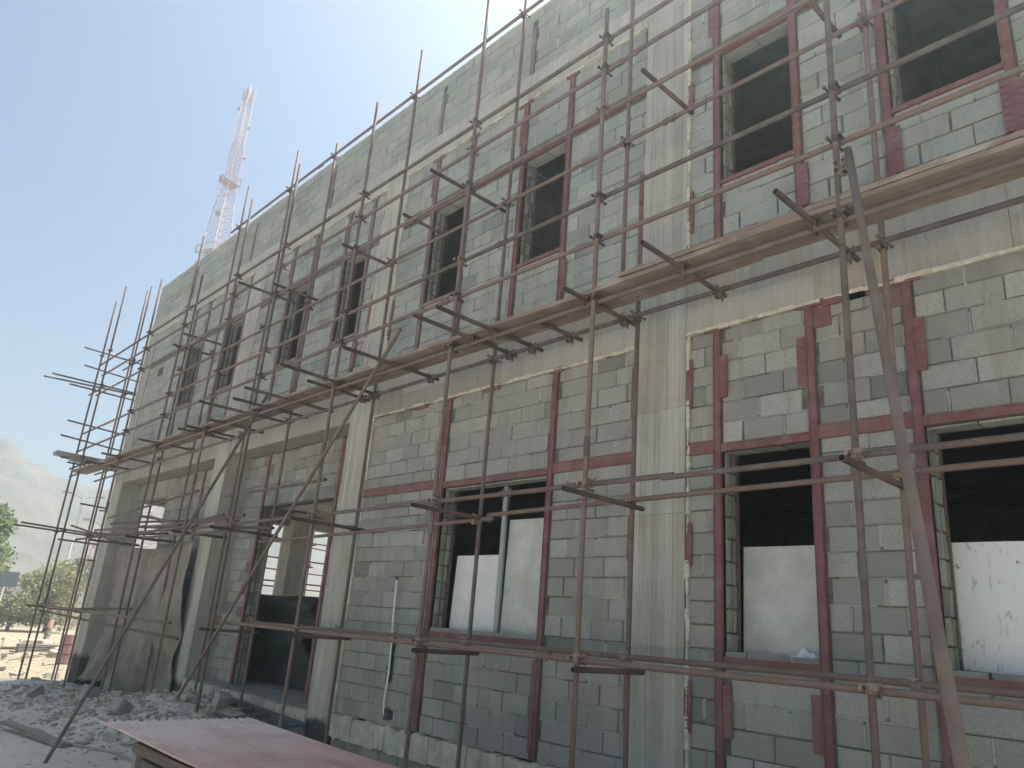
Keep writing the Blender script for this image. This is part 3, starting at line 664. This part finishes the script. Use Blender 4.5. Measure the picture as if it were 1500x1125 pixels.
for y in ys:
    for x in xs: m.v.append((x, y, gz(x, y)))
n = len(xs)
for j in range(len(ys) - 1):
    for i in range(n - 1): a = j * n + i; m.face([a, a + 1, a + n + 1, a + n], 0, True)
tag(m.build('ground', M['ground']), kind='structure')
def chunk(m, c, s, tone, flat=.6):
    """an irregular broken lump: a jittered cut box"""
    rot = Matrix.Rotation(R.uniform(0, 6.3), 3, 'Z') @ Matrix.Rotation(R.uniform(-.6, .6), 3, 'X')
    b = len(m.v); k = [(-1, -1, -1), (1, -1, -1), (1, 1, -1), (-1, 1, -1), (-1, -1, 1), (1, -1, 1), (1, 1, 1), (-1, 1, 1)]
    sx, sy, sz = s * R.uniform(.6, 1.3), s * R.uniform(.5, 1), s * flat * R.uniform(.5, 1)
    for p in k:
        q = Vector((p[0] * sx, p[1] * sy, p[2] * sz)) * R.uniform(.55, 1.1) / 2
        m.v.append(tuple(rot @ q + Vector(c)))
    for q in ((0, 3, 2, 1), (4, 5, 6, 7), (0, 1, 5, 4), (1, 2, 6, 5), (2, 3, 7, 6), (3, 0, 4, 7)):
        m.face([b + q[0], b + q[1], b + q[2]], tone); m.face([b + q[0], b + q[2], b + q[3]], tone)
R.seed(77); m = MB()
for k in range(5200):
    x = R.triangular(-21.5, -8.8, -14.0); y = R.gauss(4.85, .62)
    if y > 5.95 or y < 3.1: continue
    s = min(.2, .02 + R.expovariate(1 / .028)); chunk(m, (x, y, gz(x, y) + s * .05), s, R.betavariate(2, 2))
for k in range(700):
    x = R.uniform(-21, -7.5); y = R.uniform(1.5, 4.6); s = .015 + R.expovariate(1 / .016); chunk(m, (x, y, gz(x, y) + s * .05), min(s, .1), R.betavariate(2, 2))
for k in range(700):
    x = R.uniform(-44, -23.5); y = R.uniform(4, 14); s = .04 + R.expovariate(1 / .05); chunk(m, (x, y, gz(x, y) + s * .1), min(s, .3), R.betavariate(3, 2))
tag(m.build('rubble', M['rubble']), 'broken block rubble and dust heaped along the foot of the facade', None, None, 'stuff')
for (x, y, s, lab, mat) in ((-13.15, 4.35, .28, 'largest upright block fragment on the rubble heap beside the long brace', 'slab'), (-12.2, 4.1, .3, 'big pale broken lump at the left edge of the red sheet', 'plinth'), (-15.4, 4.5, .36, 'grey broken block lying in the middle of the rubble', 'slab'),
                            (-17.6, 4.2, .34, 'flat broken slab piece on the far part of the rubble', 'slab'), (-11.7, 5.3, .34, 'pointed pale slab piece leaning by the dark column foot', 'slab'), (-9.7, 2.75, .22, 'small grey stone alone on the bare ground near the brace foot', 'slab')):
    m = MB(); chunk(m, (0, 0, 0), s, .3, .9); o = m.build('broken_block', M[mat], None, (x, y, gz(x, y) + s * .28)); tag(o, lab, 'rubble lump')
    bv = o.modifiers.new('b', 'BEVEL'); bv.width = .02; bv.segments = 2
m = MB(); m.tube([(-19, 3.0, gz(-19, 3.0) + .02), (-16.4, 3.0, gz(-16.4, 3.0) + .02), (-14.6, 3.1, gz(-14.6, 3.1) + .025), (-13.3, 3.36, gz(-13.3, 3.36) + .03), (-12.4, 3.42, gz(-12.4, 3.42) + .02), (-11.0, 3.72, gz(-11, 3.72) + .02), (-9.6, 3.8, gz(-9.6, 3.8) + .02)], .022, 8)
tag(m.build('ground_hose', M['cable']), 'dusty grey hose lying across the ground before the rubble', 'hose')
m = MB(); m.rbox((0, 0, 0), (2.0, .09, .06), Matrix.Rotation(.05, 3, 'Z'), .1, .012); o = m.build('timber_batten', M['timber'], None, (-13.0, 3.2, -1.84)); tag(o, 'thin grey timber lying on the ground beside the hose', 'timber'); o.rotation_euler = (0, .02, .12)
# steel frames lying behind the red sheet
for k, (x, y, z, rz, lab) in enumerate(((-11.7, 5.5, -1.44, .06, 'upper blue-grey steel ladder lying behind the red sheet'), (-11.9, 5.2, -1.56, -.04, 'lower blue-grey steel ladder lying behind the red sheet'))):
    f = empty('steel_ladder', (x, y, z), lab, 'steel ladder'); f.rotation_euler = (.12, .05, rz)
    m = MB()
    for s in (-.32, .32): m.box(-1.0, 1.4, s - .03, s + .03, 0, .06)
    m.build('side_rail', M['steelblue'], f)
    for q in range(6):
        m = MB(); m.box(-.95 + q * .44, -.87 + q * .44, -.288, .288, .008, .05); m.build('rung', M['steelblue'], f)
# red corrugated sheet on a low block enclosure
m = MB(); nx, ny = 24, 190; X0, X1, Y0, Y1 = -7.62, -2.6, 2.36, 3.82
for j in range(ny + 1):
    for i in range(nx + 1):
        u, v = i / nx, j / ny; y = Y0 + (Y1 - Y0) * v; x = X0 + (X1 - X0) * u - .1 * v
        z = -1.0 + .011 * math.sin(v * 2 * math.pi * 19) - .03 * math.sin(u * 3) * v + .01 * noise.noise(Vector((u * 4, v * 3, 0)))
        m.v.append((x, y, z))
for j in range(ny):
    for i in range(nx): a = j * (nx + 1) + i; m.face([a, a + 1, a + nx + 2, a + nx + 1], .1, True)
rsh = m.build('corrugated_sheet', M['red_sheet']); tag(rsh, 'dusty red corrugated metal sheet lying flat over the low block enclosure', 'metal sheet')
sd = rsh.modifiers.new('t', 'SOLIDIFY'); sd.thickness = .004; sd.offset = -1
en = empty('block_enclosure', (-5, 3, -1.9), 'low block enclosure with a timber top rail under the red sheet', 'enclosure')
m = MB()
for k in range(4):
    z0 = .0 + .2 * k - .05
    x = -1.72
    while x < 2.2:
        L = min(.39, 2.2 - x); m.block(x, x + L, -.55, -.37, z0 + .005, z0 + .195, R.uniform(-.6, .4) or .1); x += .4
    for y0 in (-.36, .04, .4):
        m.rbox((-1.63, y0 + .19, z0 + .1), (.18, .37, .185), None, R.uniform(-.6, .4) or .1, .004)
    x = -1.5
    while x < 2.2:
        L = min(.39, 2.2 - x); m.rbox((x + L / 2, .66, z0 + .1), (L - .01, .18, .185), None, R.uniform(-.5, .4) or .1, .004); x += .4
m.build('wall', M['block_shaded'], en)
boxobj('top_rail', M['timber_d'], en, (-1.85, 2.2, -.58, -.48, .78, .85), (-1.85, 2.2, .6, .7, .76, .85)).location = (0, 0, 0)
boxobj('corner_post', M['timber'], en, (-1.80, -1.73, -.58, -.5, -.1, .775))
for q in range(4): boxobj('cross_rail', M['timber'], en, (-1.74 + q * 1.2, -1.66 + q * 1.2, -.475, .595, .79, .845))

# ------------------------------------------------------------------ background things
def leaf_cloud(m, blobs, n, size, rr):
    for k in range(n):
        c, r = rr.choice(blobs); d = Vector((rr.gauss(0, 1), rr.gauss(0, 1), rr.gauss(0, 1))).normalized() * (rr.random() ** .45)
        p = Vector(c) + Vector((d.x * r[0], d.y * r[1], d.z * r[2])); s = size * rr.uniform(.6, 1.4)
        a = Vector((rr.gauss(0, 1), rr.gauss(0, 1), rr.gauss(0, .7))).normalized(); b = a.cross(Vector((rr.gauss(0, 1), rr.gauss(0, 1), rr.gauss(0, 1)))).normalized()
        i = len(m.v); m.v += [tuple(p + a * s), tuple(p + b * s * .55), tuple(p - a * s), tuple(p - b * s * .55)]
        m.face([i, i + 1, i + 2, i + 3], max(.02, min(.98, rr.gauss(.5, .22))))
def tree(name, x, y, h, w, trunk_h, nblob, n, size, label, mat, seed, low=.15):
    rr = random.Random(seed); z = gz(x, y); t = empty(name, (x, y, z), label, 'tree' if name != 'bush' else 'bush')
    blobs = []
    for k in range(nblob):
        a = rr.uniform(0, 6.3); q = rr.uniform(0, 1) ** .6 * w * .33; hz = rr.uniform(trunk_h + (h - trunk_h) * low, h - w * .12)
        s = w * rr.uniform(.12, .24) * (1.15 - .45 * abs(hz / h - .55)); blobs.append(((math.cos(a) * q, math.sin(a) * q, hz), (s, s, s * .8)))
    m = MB(); m.tube([(0, 0, -.1), (.03 * h, .02, trunk_h * .6), (.0, .05, trunk_h + (h - trunk_h) * .45)], w * .035, 8, r_end=w * .012)
    for c, r in blobs[::2]: m.tube([(0, .03, trunk_h * .8), (c[0] * .5, c[1] * .5, (trunk_h + c[2]) * .52), c], w * .014, 5, r_end=.004)
    m.build('trunk', M['bark'], t)
    m = MB(); leaf_cloud(m, blobs, n, size, rr); m.build('crown', M[mat], t); return t
tree('broadleaf_tree', -44.5, 6.0, 6.2, 5.4, 1.8, 30, 12000, .115, 'leafy green tree with a rounded crown at the left edge', 'leaf', 3)
tree('bush', -53.6, 12.4, 4.2, 4.4, .4, 24, 5000, .10, 'sparse yellow-green bush behind the far corner scaffold', 'leaf_dry', 4, .05)
tree('bush', -52.6, 10.3, 3.3, 3.6, .4, 18, 3500, .10, 'dull olive bush beside the faded blue sign', 'leaf_dry', 8, .05)
tree('broadleaf_tree', -76, 19.3, 5.6, 4.0, 2.2, 16, 3000, .14, 'distant dark green tree seen past the corner scaffold', 'leaf', 5)
tree('broadleaf_tree', -78, 28, 5.0, 5, 1.5, 16, 2500, .18, 'far tree behind the building seen through its open ground floor', 'leaf', 6)
s = empty('road_sign', (-49.1, 9.0, gz(-49.1, 9)), 'faded blue sign board on a thin leaning post under the tree', 'sign')
m = MB(); m.rbox((0, 0, 2.75), (.05, 1.05, .8), None, .1, 0); m.build('sign_panel', M['blue'], s)
m = MB(); m.tube([(-.07, -.12, -.1), (-.07, .02, 3.1)], .045, 8); m.build('post', M['lamp'], s)
for x, y, h, lab in ((-58.3, 13.85, 8.6, 'taller twin-arm street lamp in the haze behind the corner scaffold'), (-60.5, 16.0, 7.2, 'shorter single-arm street lamp beside the far column')):
    l = empty('street_lamp', (x, y, gz(x, y)), lab, 'street lamp')
    m = MB(); m.tube([(0, 0, -.2), (0, 0, h)], .085, 8, r_end=.05); m.build('pole', M['lamp'], l)
    for sg in ((-1, 1) if h > 8 else (-1,)):
        m = MB(); m.tube([(0, 0, h - .1), (0, .4 * sg, h + .12), (0, .9 * sg, h + .2)], .035, 6); m.build('arm', M['lamp'], l)
        m = MB(); m.rbox((0, 1.05 * sg, h + .2), (.22, .5, .11), None, .1, .01); m.build('lamp_head', M['lamp'], l)
w = empty('boundary_wall', (-70.5, 14, gz(-70.5, 14)), 'long pale boundary wall beyond the trees', 'wall')
m = MB()
for k in range(16):
    a = -16 + k * 2.2; m.box(-.1, .1, a, a + 2.17, -.2, 1.75 + .03 * (k % 3)); 
m.build('wall_panel', M['far_wall'], w)
for k in range(17): boxobj('pier', M['far_wall'], w, (-.17, .17, -16.17 + k * 2.2, -15.86 + k * 2.2, -.2, 1.95))
hb = empty('low_building', (-93, 20, gz(-93, 20)), 'low white flat-roofed building half hidden in haze behind the bushes', 'building')
m = MB(); m.box(-3, 3, -6, 6, -.2, 3.4); m.build('wall', M['far_wall'], hb); boxobj('roof', M['panel'], hb, (-3.15, 3.15, -6.15, 6.15, 3.4, 3.6))
for y in (-4, -1, 2): boxobj('window', M['black'], hb, (3.0, 3.03, y, y + 1.2, 1.1, 2.2))
for k, (x, y, s, lab) in enumerate(((-32.3, 6.6, .75, 'pale yellow boulder at the left edge of the sunlit yard'), (-31.8, 7.15, .9, 'larger pale boulder beside the timber baulk'), (-29.0, 7.2, .6, 'flat pale stone beside the scaffold legs'), (-28.4, 7.75, .7, 'rounded pale stone under the crossed rods'))):
    m = MB(); chunk(m, (0, 0, 0), s, .3, .7); o = m.build('boulder', M['stone'], None, (x, y, gz(x, y) + s * .2)); tag(o, lab, 'boulder'); bv = o.modifiers.new('b', 'BEVEL'); bv.width = .06; bv.segments = 2
m = MB(); m.rbox((0, 0, .12), (.3, 2.0, .26), None, .1, .02); o = m.build('timber_baulk', M['timber'], None, (-31.0, 7.5, gz(-31, 7.5))); tag(o, 'dark timber baulk lying across the sunlit yard', 'timber'); o.rotation_euler = (0, 0, .1)
for k, (x, y, a, b) in enumerate(((-29.5, 7.0, .25, 1.5), (-28.6, 6.9, -.2, 1.35), (-27.6, 7.0, .12, 1.7), (-28.0, 7.4, .3, 1.2))):
    m = MB(); z = gz(x, y); m.tube([(x - .2, y - 1.3, z + .04 + max(0, -a)), (x + .1, y, z + .3), (x + .4, y + 1.3, z + .05 + max(0, a))], .016, 6)
    tag(m.build('steel_rod', M['pipe']), 'bent steel rod lying among crossed rods in the sunlit yard', 'rod', 'crossed rods in the yard')
bl = empty('bollard', (-38.5, 9.1, gz(-38.5, 9.1)), 'faded orange-brown banded bollard standing in the sunlit yard', 'bollard')
for k in range(4):
    m = MB(); m.tube([(0, 0, .36 * k), (0, 0, .36 * k + .36)], .13, 12); m.build('stripe_band', M['paint_or'] if k % 2 == 0 else M['mount'], bl)
br = empty('water_barrel', (-27.2, 7.15, gz(-27.2, 7.15)), 'dull red barrel standing behind the corner scaffold legs', 'barrel')
m = MB(); m.tube([(0, 0, 0), (0, 0, .85)], .28, 16); m.build('drum', M['red'], br)
for z in (.03, .3, .58, .84): 
    m = MB(); m.tube([(0, 0, z - .015), (0, 0, z + .015)], .29, 16); m.build('hoop', M['red'], br)
# lattice tower
tw = empty('lattice_tower', (-62.6, 20.2, -2.1), 'tall red and white lattice telecom mast rising behind the roof', 'mast')
tw.scale = (.733,) * 3; tw.rotation_euler = (0, 0, .35); TH = 66.5
def hw(z): return .48 + (max(0, 55 - z) / 55) ** 1.15 * 3.9
levels = [0.]
while levels[-1] < TH - .6: levels.append(min(TH, levels[-1] + max(.95, hw(levels[-1]) * .95)))
cs = ((-1, -1), (1, -1), (1, 1), (-1, 1)); band_n = 8
for k in range(band_n):
    za, zb = TH * k / band_n, TH * (k + 1) / band_n; mt = M['tw_red'] if k % 2 == 0 else M['tw_wht']
    m = MB()
    for cx, cy in cs: m.tube([(cx * hw(za), cy * hw(za), za), (cx * hw(zb), cy * hw(zb), zb)], .05, 6)
    m.build('leg_section', mt, tw)
    m = MB()
    for a, b in zip(levels, levels[1:]):
        if not (za <= a < zb): continue
        h0, h1 = hw(a), hw(b)
        for q in range(4):
            c0, c1 = cs[q], cs[(q + 1) % 4]; P = lambda c, h, z: (c[0] * h, c[1] * h, z)
            m.tube([P(c0, h0, a), P(c1, h0, a)], .026, 4, False); m.tube([P(c0, h0, a), P(c1, h1, b)], .024, 4, False); m.tube([P(c1, h0, a), P(c0, h1, b)], .024, 4, False)
    m.tube([(.1, .1, za), (.1, .1, zb)], .04, 5); m.tube([(-.25, .1, za), (-.25, .1, zb)], .03, 5)
    m.build('bracing', mt, tw)
for z in (52.3, 42.5):
    m = MB(); h = hw(z) + .28
    for a in range(-5, 6): m.box(-h, h, a * h / 5 - .04, a * h / 5 + .04, z, z + .08)
    for s in (-1, 1):
        m.box(-h, h, s * h - .04, s * h + .04, z + .05, z + .12); m.box(-h, h, s * h - .03, s * h + .03, z + 1, z + 1.06); m.box(s * h - .03, s * h + .03, -h, h, z + 1, z + 1.06)
    for cx, cy in cs: m.box(cx * h - .05, cx * h + .05, cy * h - .05, cy * h + .05, z - .02, z + 1.07)
    m.build('platform', M['tw_wht'], tw)
for k, (z, a, r) in enumerate(((53.0, 3.6, .5), (43.5, 2.8, .5), (63.6, 3.3, .32), (60.5, .3, .28), (56.5, 1.0, .28), (47.5, 5.2, .35))):
    m = MB(); d = Vector((math.cos(a), math.sin(a), 0)); p = d * (hw(z) + .35) + Vector((0, 0, z)); m.tube([p, p + d * .35], r, 14, r_end=r * .85); m.build('dish_antenna', M['antenna'], tw)
for k in range(6):
    a = k * 1.05; m = MB(); p = Vector((math.cos(a), math.sin(a), 0)) * .72
    m.rbox(p + Vector((0, 0, 65.2)), (.12, .2, 1.4), Matrix.Rotation(a, 3, 'Z'), .1, 0); m.build('panel_antenna', M['antenna'], tw)
m = MB(); m.tube([(0, 0, TH - .5), (0, 0, TH + .8)], .04, 6); m.build('lightning_rod', M['lamp'], tw)
# mountains
m = MB(); NA, NR = 420, 60
for j in range(NR + 1):
    for i in range(NA + 1):
        a = math.radians(60 + 190 * i / NA); v = j / NR; r = 200 + 130 * v
        ridge = 46 - 12 * max(0, min(1, (172 - math.degrees(a)) / 16)) + 8 * noise.noise(Vector((math.cos(a) * 6, math.sin(a) * 6, 0))) + 3.5 * noise.noise(Vector((math.cos(a) * 20, math.sin(a) * 20, 3)))
        p = Vector((math.cos(a) * r, math.sin(a) * r, 0))
        prof = min(1, v / .72) ** 1.25 if v < .72 else 1 - (v - .72) * 1.6
        z = -3 + ridge * prof + (6 * noise.noise(p * .032) + 5 * abs(noise.noise(p * .07 + Vector((3, 0, 0)))) + 3 * noise.noise(p * .15)) * min(1, v * 2.2) * (1 - v * .4)
        m.v.append((p.x, p.y, z if j else -4))
for j in range(NR):
    for i in range(NA): a = j * (NA + 1) + i; m.face([a, a + 1, a + NA + 2, a + NA + 1], .1, True)
tag(m.build('mountains', M['mount']), kind='structure')

# ------------------------------------------------------------------ haze
hm = bpy.data.materials.new('dusty_haze'); hm.use_nodes = True; hn = hm.node_tree
hn.nodes.remove(hn.nodes['Principled BSDF']); pv = hn.nodes.new('ShaderNodeVolumePrincipled')
pv.inputs['Color'].default_value = (.80, .92, .97, 1); pv.inputs['Density'].default_value = .0034; pv.inputs['Anisotropy'].default_value = .72
hn.links.new(pv.outputs['Volume'], hn.nodes['Material Output'].inputs['Volume'])
m = MB(); m.box(-650, 650, -650, 650, -6, 64); tag(m.build('haze', hm), None, None, None, 'stuff')

# ------------------------------------------------------------------ lift everything to ground level, camera, light
for o in list(C.objects):
    if o.parent is None: o.location.z += Z0
r_, p_, k_ = 2.30159720, -.315627454, .0808118538; F = 1115.03
ca, sa, cb, sb, cc, sn = math.cos(r_), math.sin(r_), math.cos(p_), math.sin(p_), math.cos(k_), math.sin(k_)
Mx = Matrix(((cc, -sn, 0), (sn, cc, 0), (0, 0, 1))) @ Matrix(((1, 0, 0), (0, cb, -sb), (0, sb, cb))) @ Matrix(((1, 0, 0), (0, 0, -1), (0, 1, 0))) @ Matrix(((ca, -sa, 0), (sa, ca, 0), (0, 0, 1)))
W2C = Mx @ Matrix(((-1, 0, 0), (0, -1, 0), (0, 0, 1)))           # world -> (right, down, forward)
rt, dn, fw = W2C[0], W2C[1], W2C[2]
cam = bpy.data.cameras.new('camera'); co = bpy.data.objects.new('camera', cam); C.objects.link(co)
mw = Matrix((rt, -dn, -fw)).transposed().to_4x4(); mw.translation = (0, 0, Z0); co.matrix_world = mw
cam.sensor_width = 36; cam.lens = F / 1500 * 36; cam.clip_start = .05; cam.clip_end = 3000
bpy.context.scene.camera = co
EL, AZ = math.radians(65), math.radians(-4)     # behind the building, a little to the left
sd_ = Vector((math.sin(AZ) * math.cos(EL), math.cos(AZ) * math.cos(EL), math.sin(EL)))
sl = bpy.data.lights.new('sun', 'SUN'); sl.energy = 5; sl.angle = math.radians(.5); sl.color = (1, .965, .91)
so_ = bpy.data.objects.new('sun', sl); C.objects.link(so_); so_.rotation_euler = sd_.to_track_quat('Z', 'Y').to_euler()
wd = bpy.data.worlds.new('World'); bpy.context.scene.world = wd; wd.use_nodes = True; wt = wd.node_tree
sk = wt.nodes.new('ShaderNodeTexSky'); sk.sky_type = 'NISHITA'; sk.sun_disc = False; sk.sun_elevation = EL; sk.sun_rotation = AZ
sk.air_density = 1.0; sk.dust_density = 1.6; sk.ozone_density = .2; sk.altitude = 100
bg = wt.nodes['Background']; wt.links.new(sk.outputs[0], bg.inputs[0]); bg.inputs[1].default_value = .06
s_ = bpy.context.scene; s_.view_settings.view_transform = 'Standard'; s_.view_settings.look = 'None'; s_.view_settings.exposure = 1.27; s_.view_settings.gamma = 1
s_.view_settings.use_curve_mapping = False
cy = s_.cycles; cy.max_bounces = 6; cy.diffuse_bounces = 4; cy.glossy_bounces = 2; cy.transmission_bounces = 2; cy.volume_bounces = 1; cy.transparent_max_bounces = 4
cy.use_denoising = True; cy.sample_clamp_indirect = 6
